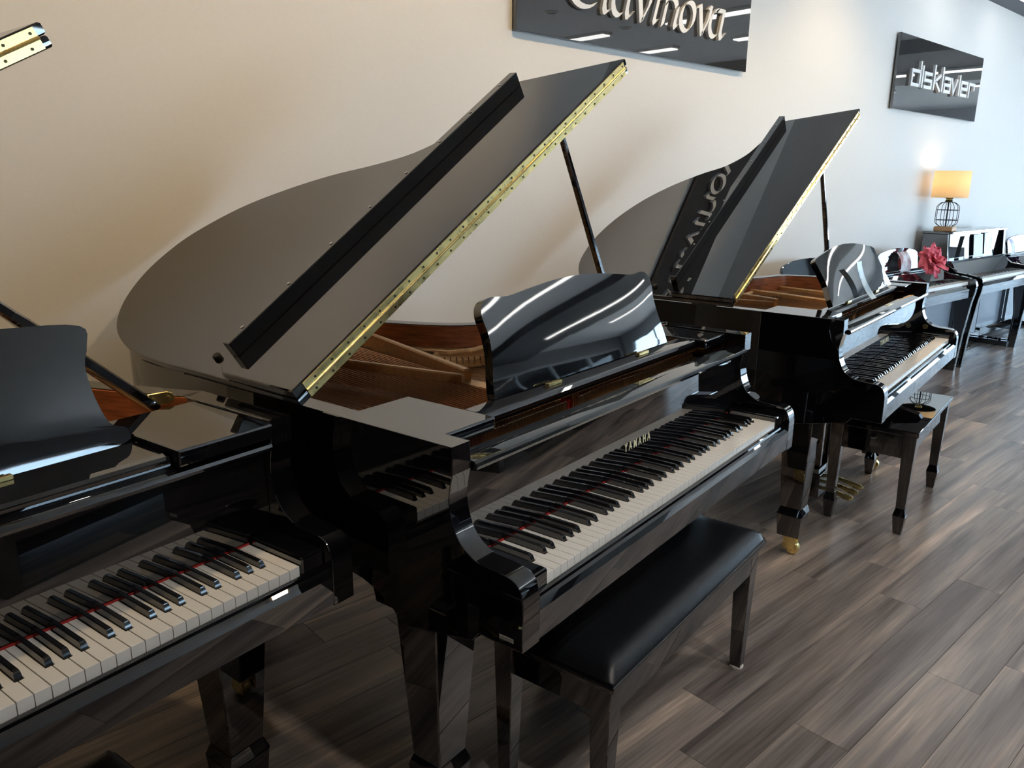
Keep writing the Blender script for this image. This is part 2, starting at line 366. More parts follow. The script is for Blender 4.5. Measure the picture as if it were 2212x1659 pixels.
def b_plate(b):
    plate_band(b)
    box(b, -.655, .655, .20, .335, .872, .888, .003)           # pin block web
    def strut(p, q, w, z0, z1):
        p, q = Vector(p), Vector(q); d = (q-p).normalized(); nn = Vector((-d.y, d.x))*w
        prism(b, [tuple(p+nn), tuple(q+nn*.7), tuple(q-nn*.7), tuple(p-nn)], 'z', z0, z1, .004)
    strut((-.165, .33), (-.165, .62), .034, .865, .918)
    strut((-.165, .58), (.045 if DEPTH == 1 else .02, 1.235 if DEPTH == 1 else 1.11), .012, .865, .952)
    strut((-.180, .58), (-.29, 1.10), .011, .865, .940)
    strut((-.29, 1.09*min(1, DEPTH+.05)), (-.40, 1.53*DEPTH), .015, .865, .925)
    strut((.12, .33), (.30, .95), .015, .865, .925)
    strut((.40, .33), (.50, .80), .014, .865, .925)
    # round opening with raised ring
    lathe(b, [(.036, .893), (.036, .904), (.050, .904), (.056, .893)], 28, (.055, .955, .002))
    prism(b, [(-.05, .86), (.16, .80), (.19, .93), (.10, 1.10), (.02, 1.08)], 'z', .868, .8965, .003)
    tube(b, [(.09, 1.0, .90), (.11, .90, .905), (.16, .85, .91), (.22, .84, .915)], .009, 8)
def b_strings(b):
    for k in range(54):       # treble and tenor
        t = k/53; x0 = -.14+.76*t; y0 = .30; x1 = -.30+.90*t
        y1 = (1.46-.72*t**.75)*(1 if DEPTH == 1 else .80+.2*t)
        tube(b, [(x0, y0, .906), (x1*.92+.03, y1, .906)], .0009, 3, False)
def b_bass(b):
    for k in range(40):
        t = k/39; tube(b, [(-.64+.44*t, .31, .916), (-.50+.46*t, (1.47-.27*t)*DEPTH, .916)], .0019, 4, False)
def b_pins(b):
    rows = []
    for k in range(46):
        x = -.62+.44*k/45
        for r in range(3): rows.append((x+.003*r, .252+.020*r))
    for k in range(58):
        x = -.12+.66*k/57
        for r in range(3): rows.append((x+.004*r, .252+.020*r+.008*sin(k*.12)))
    for x, y in rows: tube(b, [(x, y, .885), (x, y, .924)], .0032, 6)
def ribbon(b, pts, w, z0, z1):
    L = offset_poly(pts, w); prism(b, pts+L[::-1], 'z', z0, z1)
def b_feltbass(b): ribbon(b, spline([(-.66, .285), (-.52, .292), (-.42, .305), (-.36, .335)], 5), .022, .888, .912)
def b_felttreble(b): ribbon(b, spline([(-.13, .30), (-.02, .305), (.1, .325), (.2, .335)], 5), .022, .888, .912)
def b_leg(b):
    taper(b, .575, .628, (-.078, .078, -.075, .105), (-.078, .078, -.085, .12))       # top block
    taper(b, .205, .575, (-.043, .043, -.040, .040), (-.068, .068, -.058, .058))
    taper(b, .178, .205, (-.052, .052, -.048, .048), (-.043, .043, -.040, .040), .0)
    taper(b, .085, .178, (-.046, .046, -.042, .042), (-.052, .052, -.048, .048), .003)
def b_caster(b):
    lathe(b, [(.018, .066), (.030, .068), (.030, .085)], 16)
    box(b, -.023, -.016, -.028, .022, .020, .070, .003); box(b, .016, .023, -.028, .022, .020, .070, .003); box(b, -.02, .02, -.01, .022, .056, .070, .003)
def b_wheel(b): lathe(b, [(.0, -.014), (.024, -.014), (.027, -.010), (.027, .010), (.024, .014), (0, .014)], 20, (0, -.012, .027), 'x')
def b_white(cl, cr):
    def f(b):
        a = K/2-.0007; L0 = -a; R0 = a
        pts = [(L0, 0), (R0, 0), (R0, .0485), (R0-cr, .0485), (R0-cr, .1505), (L0+cl, .1505), (L0+cl, .0485), (L0, .0485)]
        q = []
        for p in pts:
            if not q or (abs(p[0]-q[-1][0])+abs(p[1]-q[-1][1])) > 1e-6: q.append(p)
        prism(b, q, 'z', -.022, 0, .0006)
    return f
def b_black(b):
    prof = [(.0505, -.008), (.0515, .001), (.0565, .0105), (.0600, .0122), (.1540, .0122), (.1540, -.008)]
    L, R = [], []
    for y, z in prof:
        hwid = .0056 - .0011*max(0, z)/.0122
        L.append(b.verts.new((-hwid, y, z))); R.append(b.verts.new((hwid, y, z)))
    n = len(prof); b.faces.new(L); b.faces.new(R[::-1])
    for i in range(n): b.faces.new((L[i], R[i], R[(i+1) % n], L[(i+1) % n]))
    ed = [e for e in b.edges if all(v.co.z > .009 for v in e.verts)]
    bmesh.ops.bevel(b, geom=ed, offset=.0013, segments=2, affect='EDGES')
BOFF = {1: -.0022, 3: .0022, 6: -.0028, 8: 0., 10: .0028}
def keyboard(root):
    wi = 0; whites = []; blacks = []
    for i in range(88):
        pc = (9+i) % 12
        if pc in BOFF: blacks.append((-KH+wi*K+BOFF[pc], pc))
        else: whites.append((wi, pc)); wi += 1
    hb = .0056+.0009
    for wi, pc in whites:
        cl = cr = 0.
        left = {2: 1, 4: 3, 7: 6, 9: 8, 11: 10}.get(pc); right = {0: 1, 2: 3, 5: 6, 7: 8, 9: 10}.get(pc)
        if wi == 0: left = None
        if wi == 51: right = None
        if left is not None: cl = hb+BOFF[left]-.0005
        if right is not None: cr = hb-BOFF[right]-.0005
        me = cached(('wk', round(cl, 5), round(cr, 5)), lambda: mesh('white_key', simple(b_white(cl, cr)), WHITEKEY))
        obj('white_key', me, root, (-KH+(wi+.5)*K, 0, ZK))
    bk = cached('bk', lambda: mesh('black_key', simple(b_black), BLACKKEY))
    for x, pc in blacks: obj('black_key', bk, root, (x, 0, ZK+.0005))
DESK2 = dict(yb=.294, zb=.967, lean=.31, out=[(.0, .0), (.30, 0), (.417, .0), (.409, .04), (.394, .09), (.389, .14), (.396, .185), (.384, .212), (.352, .223), (.29, .2195), (.20, .229), (.10, .239), (.0, .243)])
DESK1 = dict(yb=.275, zb=.955, lean=.31, out=[(.0, .0), (.30, 0), (.462, .0), (.458, .03), (.43, .046), (.416, .10), (.415, .155), (.428, .19), (.425, .228), (.30, .240), (.15, .242), (.0, .242)])
DESK3 = dict(yb=.262, zb=.976, lean=.52, out=[(.0, .0), (.30, 0), (.462, .0), (.452, .04), (.432, .09), (.436, .16), (.430, .195), (.30, .215), (.15, .232), (.0, .238)])
def b_desk(D):
    def f(b):
        o = D['out']
        edge = o[2:]                               # from bottom right corner up to top centre
        e2 = spline(edge, 4)
        base = [(x, 0.) for x in (-.3, -.15, 0., .15, .3)]
        right = e2; left = [(-x, y) for x, y in e2[::-1][1:]]
        loop = base[2:]+right+left+base[:2]
        cx, cy = 0., .5*o[-1][1]; n = len(loop); R = 9; bulge = .005; th = .020
        rings = []
        for r in range(1, R+1):
            s = (r/R)**.75
            dep = lambda x, y: .0045*(1-abs(x/.44)**5)+.0015*(1-((y-cy)/cy)**2)
            rings.append([b.verts.new(((cx+(x-cx)*s), -th/2-dep(cx+(x-cx)*s, cy+(y-cy)*s), cy+(y-cy)*s)) for x, y in loop])
        c = b.verts.new((cx, -th/2-.006, cy))
        for k in range(n): b.faces.new((c, rings[0][k], rings[0][(k+1) % n]))
        for A, B in zip(rings, rings[1:]):
            for k in range(n): b.faces.new((A[k], B[k], B[(k+1) % n], A[(k+1) % n]))
        back = [b.verts.new((x, th/2, y)) for x, y in loop]
        for k in range(n): b.faces.new((rings[-1][k], back[k], back[(k+1) % n], rings[-1][(k+1) % n]))
        b.faces.new(back[::-1])
    return f
FOLD = .548; LT = .022; SL = -.0425     # the fold line runs slightly forward towards the treble side
def shear(b):
    for v in b.verts: v.co.y += SL*v.co.x
def b_lid(b):
    o = [p for p in OUTS if p[1] > .5]
    o = offset_poly(o, -.008) if abs(offset_poly(o, -.008)[2][0]) > abs(o[2][0]) else offset_poly(o, .008)
    o = [p for p in o if p[1] > FOLD+SL*(p[0]+HW)+.015]
    pts = [(-HW-.008, FOLD)]+o+[(.694, FOLD+SL*1.416)]
    prism(b, [(x+HW, y) for x, y in pts], 'z', 0, LT, .004, 2)
def b_flap(b):
    prism(b, [(-.008, FOLD), (1.418, FOLD+SL*1.418), (1.325, .825), (.012, .825), (-.008, .80)], 'z', LT+.001, 2*LT+.001, .003)
def b_lip(b):
    box(b, .045, 1.30, .795, .823, 2*LT+.001, 2*LT+.042, .002)
def b_liproll(b):
    for k in range(8): lathe(b, [(.0, 0), (.0045, 0), (.0045, .0015), (.003, .0022), (0, .0022)], 12, (.10+k*.160, .809, 2*LT+.042))
def b_hinge(b):
    box(b, .02, 1.400, FOLD-.0035, FOLD-.0005, .003, LT-.003)
    box(b, .02, 1.400, FOLD-.0035, FOLD-.0005, LT+.004, 2*LT-.002)
    tube(b, [(.02, FOLD-.004, LT+.0005), (1.400, FOLD-.004, LT+.0005)], .0035, 8)
    shear(b)
def b_hscrews(b):
    for k in range(26):
        for z in (.0105, 2*LT-.0105):
            lathe(b, [(0, 0), (.0028, 0), (.0028, .0014), (0, .0014)], 8, (.04+.0535*k+(0 if z < .02 else .012), FOLD-.0048, z), 'y')
    shear(b)
TXT = {}
def text_mesh(s, size, extrude, m, key):
    if key in MESH: return MESH[key]
    cu = bpy.data.curves.new('lettering', 'FONT'); cu.body = s; cu.size = size; cu.extrude = extrude; cu.align_x = 'CENTER'; cu.space_character = 1.75
    cu.offset = .0006
    t = bpy.data.objects.new('t', cu); COL.objects.link(t); bpy.context.view_layer.update()
    me = bpy.data.meshes.new_from_object(t.evaluated_get(bpy.context.evaluated_depsgraph_get())); bpy.data.objects.remove(t)
    me.materials.clear(); me.materials.append(m); me.name = 'lettering'; MESH[key] = me; return me

def grand(pose, lid_deg, desk, label, variant):
    global OUTS, DEPTH
    px, py, th = pose
    ov = 'long' if variant == 2 else 'short'; OUTS = spline(OUT_LONG if ov == 'long' else OUT_SHORT, 5); DEPTH = 1.0 if ov == 'long' else .83
    root = thing('grand_piano', label, 'grand piano', (px, py, 0), th, 'black grand pianos in a row')
    P = lambda name, fn, m, parent=None, **k: obj(name, cached(('g', name, k.pop('key', 0)), lambda: mesh(name, simple(fn), m)), parent or root, **k)
    P('rim', b_rim, BLACK, key=ov)
    ap = arm_pts()
    P('arm', lambda b: prism(b, ap, 'x', -HW, -HW+AT, .0016, 2), BLACK, key='L')
    P('arm', lambda b: prism(b, ap, 'x', HW-AT, HW, .0016, 2), BLACK, key='R')
    P('inner_rim', b_inner, WOOD, key=ov)
    P('soundboard', b_soundboard, BOARD, key=ov)
    P('iron_plate', b_plate, IRON, key=ov)
    P('strings', b_strings, STEEL, kind='stuff', key=ov); P('bass_strings', b_bass, COPPER, kind='stuff', key=ov); P('tuning_pins', b_pins, PIN, kind='stuff')
    P('plate_hole_shade', lambda b: lathe(b, [(0, .8968), (.036, .8968), (.036, .8975), (0, .8975)], 24, (.055, .955, 0)), RUBBER)  # flat black disc stands in for the shade inside the plate's round hole
    P('hitch_pins', lambda b: [tube(b, [(.00+.014*k, .835-.012*k, .896), (.00+.014*k, .838-.012*k, .918)], .0022, 5) for k in range(14)], PIN, kind='stuff')
    P('plate_bolt', lambda b: lathe(b, [(0, 0), (.010, 0), (.010, .012), (.006, .017), (0, .017)], 12, (.075, 1.10, .900)), PIN)
    P('string_felt', b_feltbass, FELT, key='bass'); P('string_felt', b_felttreble, FELT, key='treble')
    P('keybed', lambda b: box(b, -HW+AT, HW-AT, -.012, .30, .630, .690, .002), BLACK)
    P('keyslip', lambda b: prism(b, [(-.0255, .632), (-.0255, .689), (-.0185, .700), (-.012, .7035), (-.0105, .709), (-.004, .711), (-.002, .708), (-.002, .640), (-.008, .632)], 'x', -HW+AT, HW-AT, 0), BLACK)
    for s, k in ((-1, 'L'), (1, 'R')):
        a, c = sorted((s*(HW-AT-.0005), s*(KH+.0015)))
        P('key_block', lambda b: box(b, a, c, -.004, .150, .692, .7455, .005, 2), BLACK, key=k)
    keyboard(root)
    P('key_felt', lambda b: box(b, -KH, KH, .1512, .1538, .716, .7325), FELT)
    fb = P('fallboard', lambda b: prism(b, [(.1555, .716), (.1545, .722), (.163, .918), (.181, .918), (.178, .716)], 'x', -HW+AT+.001, HW-AT-.001), BLACK)
    P('fallboard_lip', lambda b: prism(b, [(.187, .918), (.131, .918), (.1265, .921), (.1250, .927), (.1275, .933), (.135, .9365), (.150, .938), (.158, .9415), (.180, .9415), (.187, .937)], 'x', -HW+AT+.004, HW-AT-.004, .0015), BLACK)
    lt = obj('lettering', text_mesh('YAMAHA', .0292, .0006, mat('gold_lettering', (.90, .82, .52), .35, .25), 'yamaha'), fb, (.020, .1566, .7790), (radians(87.5), 0, 0))
    lt.scale = (.78, 1., 1.)
    # music desk frame
    for s, k in ((-1, 'L'), (1, 'R')):
        bx, by0, by1, bz = (.515, .203, .452, .946) if variant != 1 else (.466, .124, .392, .9425)
        a, c = sorted((s*(HW-AT-.001), s*bx))
        P('side_board', lambda b: box(b, a, c, by0, by1, bz, .9745, .004, 2), BLACK, key=(k, variant == 1))
    P('desk_rail', (lambda b: prism(b, [(.233, .946), (.231, .951), (.231, .962), (.235, .969), (.242, .9725), (.288, .9735), (.288, .946)], 'x', -.513, .513, .001)) if variant != 1 else (lambda b: prism(b, [(.150, .936), (.1475, .942), (.1475, .955), (.152, .961), (.165, .9635), (.262, .9635), (.262, .936)], 'x', -.464, .464, .001)), BLACK, key=variant)
    tw = .513 if variant != 1 else .464
    P('desk_tray', lambda b: (box(b, -tw, tw, .2885, .345, .930, .944, .002), box(b, -tw, -tw+.04, .345, .455, .930, .944, .002), box(b, tw-.04, tw, .345, .455, .930, .944, .002)), BLACK, key=variant == 1)
    D = desk
    dk = P('music_desk', b_desk(D), DESKB, key=variant, loc=(0, D['yb'], D['zb']+.004), rot=(-D['lean'], 0, 0))
    for s in (-1, 1): P('desk_hinge', lambda b: box(b, -.028, .028, -.006, .006, 0, .008, .001), BRASS, loc=(s*.22, .262 if variant != 1 else .245, .9735 if variant != 1 else .9635))
    P('maker_plate', lambda b: box(b, -.04, .04, -.008, .008, 0, .0012), BRASS, loc=(.06, .168, .9416))
    # lid
    la = radians(lid_deg)
    lid = P('lid', b_lid, BLACK, key=ov, loc=(-HW, 0, RT+.006), rot=(0, -la, 0))
    P('front_flap', b_flap, BLACK, lid); P('flap_ledge', b_lip, BLACK, lid); P('ledge_screws', b_liproll, STEEL, lid); P('lid_hinge', b_hinge, BRASS, lid); P('hinge_screws', b_hscrews, mat('dark_screw', (.08, .06, .03), .4, .8), lid, kind='stuff')
    P('bumper', lambda b: lathe(b, [(.0, 0), (.010, 0), (.010, .008), (.008, .011), (0, .011)], 16, (.045, .90, LT)), RUBBER, lid)
    for hy in (.67, 1.05): P('rim_hinge', lambda b: box(b, -.728, -.716, -.05, .05, RT-.002, RT+.008, .001), BLACK, loc=(0, hy, 0))
    # prop stick
    pt = Vector((.20, .590, 0)); pt.z = RT+.006+(pt.x+HW)*math.tan(la)-.004
    pb = Vector((.660, .598, .945)) if variant != 1 else Vector((.615, .455, .960))
    if variant == 1: pt = Vector((.12, .585, 0)); pt.z = RT+.006+(pt.x+HW)*math.tan(la)-.004
    else:
        # keep the stick slope of the photo
        s = math.tan(la); k = (.38/.606); zz = (RT+.006+(pb.x+HW)*s - pb.z)/(1+k*s); pt = Vector((pb.x-k*zz, .585, pb.z+zz-.006))
    def b_prop(b):
        d = pt-pb; n = d.normalized(); yv = Vector((0, 1, 0)); xv = yv.cross(n).normalized(); yv = n.cross(xv).normalized()
        def ring(t, wx, wy): c = pb+d*t; return [b.verts.new(c+xv*sx*wx+yv*sy*wy) for sx, sy in ((-1, -.6), (-.6, -1), (.6, -1), (1, -.6), (1, .6), (.6, 1), (-.6, 1), (-1, .6))]
        sp = [(0, .008, .017), (.05, .011, .020), (.14, .011, .020), (.24, .011, .017), (.28, .010, .011), (1, .0075, .0085)] if variant != 1 else [(0, .011, .026), (.06, .012, .028), (.2, .012, .026), (.42, .012, .022), (.46, .011, .014), (1, .009, .010)]
        R = [ring(*q) for q in sp]
        for A, B in zip(R, R[1:]):
            for k in range(8): b.faces.new((A[k], A[(k+1) % 8], B[(k+1) % 8], B[k]))
        b.faces.new(R[0][::-1]); b.faces.new(R[-1])
    pr = P('lid_prop', b_prop, BLACK, key=variant)
    if variant == 1:
        def b_brk(b):
            prism(b, [(-.024, -.013), (.018, -.014), (.028, -.009), (.031, .0), (.028, .009), (.018, .014), (-.024, .013)], 'y', -.003, .003, .001)
            for x in (-.012, .018): lathe(b, [(0, -.005), (.005, -.005), (.005, .0), (0, 0)], 12, (x, -.003, 0), 'y')
        P('prop_bracket', b_brk, BRASS, loc=(.622, .446, .9800), rot=(0, radians(-4), radians(-30)))
    else: P('prop_bracket', lambda b: (box(b, -.012, .012, -.02, .02, -.02, .0, .002), box(b, -.004, .004, -.014, .014, 0, .022, .001)), BRASS, loc=(.655, .598, .936))
    # legs
    for x, y in ((-.622, .272), (.622, .272), (-.33, 1.40 if ov == 'long' else 1.20)):
        lg = P('leg', b_leg, BLACK, loc=(x, y, 0))
        P('caster', b_caster, BRASS, lg); P('wheel', b_wheel, BRASS, lg)
    P('bottom_beam', lambda b: (box(b, -.33-.08, -.33+.08, .9, 1.40*DEPTH+.08, .626, .66, .004), box(b, -.66, .66, .33, .42, .61, .66, .004)), SATIN, key=ov)
    # pedal lyre
    P('lyre', lambda b: (taper(b, .035, .145, (-.125, .125, -.04, .04), (-.125, .125, -.04, .04)), taper(b, .145, .165, (-.11, .11, -.03, .03), (-.10, .10, -.025, .025), 0), box(b, -.075, -.045, -.02, .02, .165, .60, .003), box(b, .045, .075, -.02, .02, .165, .60, .003), box(b, -.12, .12, -.05, .05, .595, .63, .003)), BLACK, loc=(.06, .375, 0))
    for k in (-1, 0, 1):
        P('pedal', lambda b: tube(b, [(0, 0, .075), (0, -.05, .078), (0, -.09, .072), (0, -.13, .060), (0, -.155, .058), (0, -.168, .060)], [.008, .009, .010, .013, .014, .006], 10), BRASS, loc=(.06+k*.085, .36, 0))
        P('pedal_rod', lambda b: tube(b, [(0, 0, .10), (0, 0, .62)], .004, 6), BRASS, loc=(.06+k*.05, .425, 0))
    return root
P1 = (.0056, 1.1257, .2139); P2 = (1.5399, 1.0361, .1807); P3 = (3.4284, 1.2024, .1693)
g1 = grand(P1, 29.0, DESK1, 'black grand piano whose lid prop has a brass hinge bracket, next to the beige wall', 1)
g2 = grand(P2, 33.0, DESK2, 'black grand piano with padded leather bench, between the two other grand pianos', 2)
g3 = grand(P3, 32.8, DESK3, 'black grand piano with a leaflet on its music desk, beside the small digital pianos', 3)
obj('name_plate', mesh('name_plate', simple(lambda b: box(b, -HW-.0012, -HW, -.006, .026, .640, .648, .0003)), mat('silver_plate', (.7, .7, .68), .35, .6)), g2)
def emblem(b):
    lathe(b, [(0, 0), (.0125, 0), (.0125, .001), (0, .001)], 28, (0, 0, 0), 'x')
em = obj('emblem', mesh('emblem', simple(emblem), mat('dull_brass', (.35, .26, .10), .45, .9)), g3, (HW-AT-.001, .118, .768))
def forks(b):
    for a in (90, 210, 330):
        d = Vector((0, cos(radians(a)), sin(radians(a)))); e2 = Vector((0, -d.z, d.y))
        tube(b, [(-.0008, 0, 0), tuple(Vector((-.0008, 0, 0))+d*.006)], .0009, 4)
        for s in (-1, 1): tube(b, [tuple(Vector((-.0008, 0, 0))+d*.006+e2*s*.002), tuple(Vector((-.0008, 0, 0))+d*.0115+e2*s*.002)], .0007, 4)
obj('emblem_mark', mesh('emblem_mark', simple(forks), SATIN), em)

# ------------------------------------------------------------------ benches
def to_world(pose, p):
    x, y, t = pose; return (x+cos(t)*p[0]-sin(t)*p[1], y+sin(t)*p[0]+cos(t)*p[1], p[2])
def bench_padded(pose, x0, x1, y0, y1, label, zt=.462, sock=True):
    cx, cy = (x0+x1)/2, (y0+y1)/2; hx, hy = (x1-x0)/2, (y1-y0)/2
    t = thing('piano_bench', label, 'bench', to_world(pose, (cx, cy, 0)), pose[2], 'black piano benches')
    def cushion(b):
        nx, ny = 40, 18; G = []
        a, c = hx-.006, hy-.006
        for i in range(nx+1):
            row = []
            for j in range(ny+1):
                u, v = -1+2*i/nx, -1+2*j/ny
                u2, v2 = math.copysign(abs(u)**.55, u), math.copysign(abs(v)**.6, v)
                ed = min((1-abs(u2))*a, (1-abs(v2))*c); h = .034*(1-math.exp(-ed/.016)) + .004*(1-u2**2)*(1-v2**2)
                row.append(b.verts.new((u2*a, v2*c, zt-.036+h)))
            G.append(row)
        for i in range(nx):
            for j in range(ny): b.faces.new((G[i][j], G[i+1][j], G[i+1][j+1], G[i][j+1]))
        box(b, -a, a, -c, c, zt-.046, zt-.0355)
    obj('cushion', mesh('cushion', simple(cushion), LEATHER, 40), t)
    obj('lid_frame', mesh('lid_frame', simple(lambda b: box(b, -hx, hx, -hy, hy, zt-.058, zt-.041, .004, 2)), BLACK), t)
    obj('apron', mesh('apron', simple(lambda b: box(b, -hx+.018, hx-.018, -hy+.018, hy-.018, zt-.135, zt-.058, .002)), BLACK), t)
    lm = mesh('leg', simple(lambda b: taper(b, .006, zt-.06, (-.017, .017, -.017, .017), (-.027, .027, -.027, .027), .002)), BLACK)
    fm = mesh('felt_foot', simple(lambda b: lathe(b, [(0, 0), (.021, 0), (.021, .006), (0, .006)], 20)), FELTW)
    for sx in (-1, 1):
        for sy in (-1, 1):
            lg = obj('leg', lm, t, (sx*(hx-.043), sy*(hy-.043), 0)); obj('felt_foot', fm, lg)
    return t
bench_padded(P2, -.455, .442, -.068, .282, 'black bench with a padded leather seat and straight tapered legs, half under a grand piano')
bench_padded(P1, -.56, .325, -.155, .197, 'black bench mostly hidden below the keyboard of the piano with the brass prop bracket', .455)
def bench_wood(pose, x0, x1, y0, y1, label, zt=.462):
    cx, cy = (x0+x1)/2, (y0+y1)/2; hx, hy = (x1-x0)/2, (y1-y0)/2
    t = thing('piano_bench', label, 'bench', to_world(pose, (cx, cy, 0)), pose[2], 'black piano benches')
    obj('seat', mesh('seat', simple(lambda b: box(b, -hx, hx, -hy, hy, zt-.022, zt, .003, 2)), BLACK), t)
    def apron(b):
        for s in (-1, 1):
            y = s*(hy-.03); pts = [(-hx+.03, zt-.022), (hx-.03, zt-.022), (hx-.03, zt-.115), (hx-.08, zt-.105), (0, zt-.095), (-hx+.08, zt-.105), (-hx+.03, zt-.115)]
            prism(b, pts, 'y', y-.009, y+.009)
            x = s*(hx-.03); pts = [(-hy+.03, zt-.022), (hy-.03, zt-.022), (hy-.03, zt-.125), (-hy+.03, zt-.125)]
            prism(b, pts, 'x', x-.009, x+.009)
    obj('apron', mesh('apron', simple(apron), BLACK), t)
    def leg(b):
        taper(b, .115, zt-.022, (-.018, .018, -.018, .018), (-.026, .026, -.026, .026), .002)
        taper(b, .085, .115, (-.025, .025, -.025, .025), (-.018, .018, -.018, .018), 0)
        taper(b, .0, .085, (-.016, .016, -.016, .016), (-.025, .025, -.025, .025), .002)
    lm = mesh('leg', simple(leg), BLACK)
    for sx in (-1, 1):
        for sy in (-1, 1): obj('leg', lm, t, (sx*(hx-.033), sy*(hy-.033), 0))
    return t
bench_wood(P3, -.178, .572, -.062, .292, 'black hard-top wooden bench on spade-foot legs in front of three brass pedals')

# ------------------------------------------------------------------ wall signs
SIGNB = mat('black_acrylic', (.030, .030, .031), .012, ior=2.0)
LETW = mat('white_letter_acrylic', (.85, .85, .84), .35)
WS = WALL_Y/2.95     # the letters were measured on a wall 2.95 m away
zw = lambda z: CAM_H+(z-CAM_H)*WS
def sign(x0, x1, z0, z1, label):
    x0, x1, z0, z1 = x0*WS, x1*WS, CAM_H+(z0-CAM_H)*WS, CAM_H+(z1-CAM_H)*WS
    t = thing('wall_sign', label, 'sign', ((x0+x1)/2, WALL_Y, z0), 0, 'black acrylic wall signs')
    hx = (x1-x0)/2
    obj('panel', mesh('panel', simple(lambda b: box(b, -hx, hx, -.032, -.012, 0, z1-z0, .001)), SIGNB), t)
    obj('standoff', mesh('standoff', simple(lambda b: [lathe(b, [(.012, -.012), (.012, 0)], 12, (sx*(hx-.1), 0, z), 'y') for sx in (-1, 1) for z in (.1, z1-z0-.1)]), STEEL), t)
    return t, (x0+x1)/2, z0
def stroke_mesh(paths, depth, nib=None, wid=.028):
    """letters from strokes; nib = broad-nib pen vector, else a constant-width stroke"""
    b = new_bm()
    for pts in paths:
        pts = [Vector(p) for p in pts]; n = len(pts); L, R = [], []
        for i, p in enumerate(pts):
            if nib: o = Vector(nib)/2; L.append(p+o); R.append(p-o); continue
            a = (pts[i]-pts[i-1]).normalized() if i else (pts[1]-pts[0]).normalized()
            c = (pts[i+1]-pts[i]).normalized() if i < n-1 else a
            mid = (a+c); mid = mid.normalized() if mid.length > 1e-6 else a
            nn = Vector((-mid.y, mid.x)); k = 1/max(.5, abs(nn.dot(Vector((-a.y, a.x)))))
            L.append(p+nn*wid/2*k); R.append(p-nn*wid/2*k)
        f = [b.verts.new((q.x, -.032-depth, q.y)) for q in L]; g = [b.verts.new((q.x, -.032-depth, q.y)) for q in R]
        f2 = [b.verts.new((q.x, -.0325, q.y)) for q in L]; g2 = [b.verts.new((q.x, -.0325, q.y)) for q in R]
        for i in range(n-1):
            b.faces.new((f[i], f[i+1], g[i+1], g[i])); b.faces.new((f2[i], g2[i], g2[i+1], f2[i+1]))
            b.faces.new((f[i], f2[i], f2[i+1], f[i+1])); b.faces.new((g[i], g[i+1], g2[i+1], g2[i]))
        b.faces.new((f[0], g[0], g2[0], f2[0])); b.faces.new((f[-1], f2[-1], g2[-1], g[-1]))
    return mesh('letter', b, LETW, 30)
t, sx, sz = sign(6.855, 8.775, 2.062, 2.643, 'black glossy wall sign reading disklavier in square white letters')
B0, XH, AS = 2.258, 2.392, 2.465
def put(ch, paths, **k):
    obj('letter', stroke_mesh([[(x*WS-sx, zw(z)-sz) for x, z in p] for p in paths], .02, **k), t)
W2 = .0235
put('d', [[(7.285, B0+.012), (7.118, B0+.012), (7.118, XH-.012), (7.285, XH-.012)], [(7.285, B0), (7.285, AS)]], wid=W2)
put('i', [[(7.335, B0), (7.335, AS-.03)]], wid=W2)
put('s', [[(7.54, XH-.012), (7.385, XH-.012), (7.385, (B0+XH)/2), (7.532, (B0+XH)/2), (7.532, B0+.012), (7.38, B0+.012)]], wid=W2)
put('k', [[(7.592, B0), (7.592, AS)], [(7.735, XH), (7.605, (B0+XH)/2)], [(7.625, (B0+XH)/2+.008), (7.74, B0)]], wid=W2)
put('l', [[(7.782, B0), (7.782, AS)]], wid=W2)
put('a', [[(7.826, XH-.012), (7.968, XH-.012), (7.968, B0+.012), (7.838, B0+.012), (7.838, (B0+XH)/2), (7.955, (B0+XH)/2)]], wid=W2)
put('v', [[(8.000, XH), (8.062, B0+.01), (8.135, XH)]], wid=W2)
put('i', [[(8.193, B0), (8.193, AS-.03)]], wid=W2)
put('e', [[(8.395, B0+.012), (8.245, B0+.012), (8.245, XH-.012), (8.392, XH-.012), (8.392, (B0+XH)/2), (8.255, (B0+XH)/2)]], wid=W2)
put('r', [[(8.445, B0), (8.445, XH-.012), (8.572, XH-.012), (8.572, B0+.07)]], wid=W2)
t, sx, sz = sign(2.655, 4.632, 2.130, 2.715, 'black glossy wall sign reading Clavinova in white calligraphic letters')
NIB = (.027, .0215)
def arc(cx, cz, rx, rz, a0, a1, n=14, slant=.22):
    return [(cx+rx*cos(radians(a0+(a1-a0)*i/n))+slant*rz*sin(radians(a0+(a1-a0)*i/n)), cz+rz*sin(radians(a0+(a1-a0)*i/n))) for i in range(n+1)]
def cal(*paths): obj('letter', stroke_mesh([[(x*WS-sx, zw(z)-sz) for x, z in p] for p in paths], .018, nib=NIB), t)
BL, XT, CT = 2.285, 2.435, 2.56
cal(arc(3.125, 2.42, .135, .13, 55, 305, 20))
cal([(3.31, CT+.02), (3.245, BL+.03), (3.25, BL+.003), (3.265, BL), (3.295, BL+.02)])
def a_(x): cal(arc(x+.045, 2.36, .055, .075, 80, 300, 14), [(x+.125, XT), (x+.07, XT-.0), (x+.045, XT-.01)], [(x+.128, XT), (x+.098, BL+.03), (x+.103, BL+.002), (x+.118, BL), (x+.150, BL+.028)])
def v_(x): cal([(x, XT-.012), (x+.028, XT), (x+.032, XT-.02), (x+.052, BL), (x+.06, BL)], [(x+.055, BL), (x+.118, 2.375), (x+.138, XT), (x+.12, XT+.004)])
a_(3.325); v_(3.495)
cal([(3.665, XT-.012), (3.69, XT), (3.69, XT-.02), (3.655, BL+.02), (3.66, BL), (3.685, BL+.018)]); 
cal([(3.715, XT+.045), (3.722, XT+.04)])
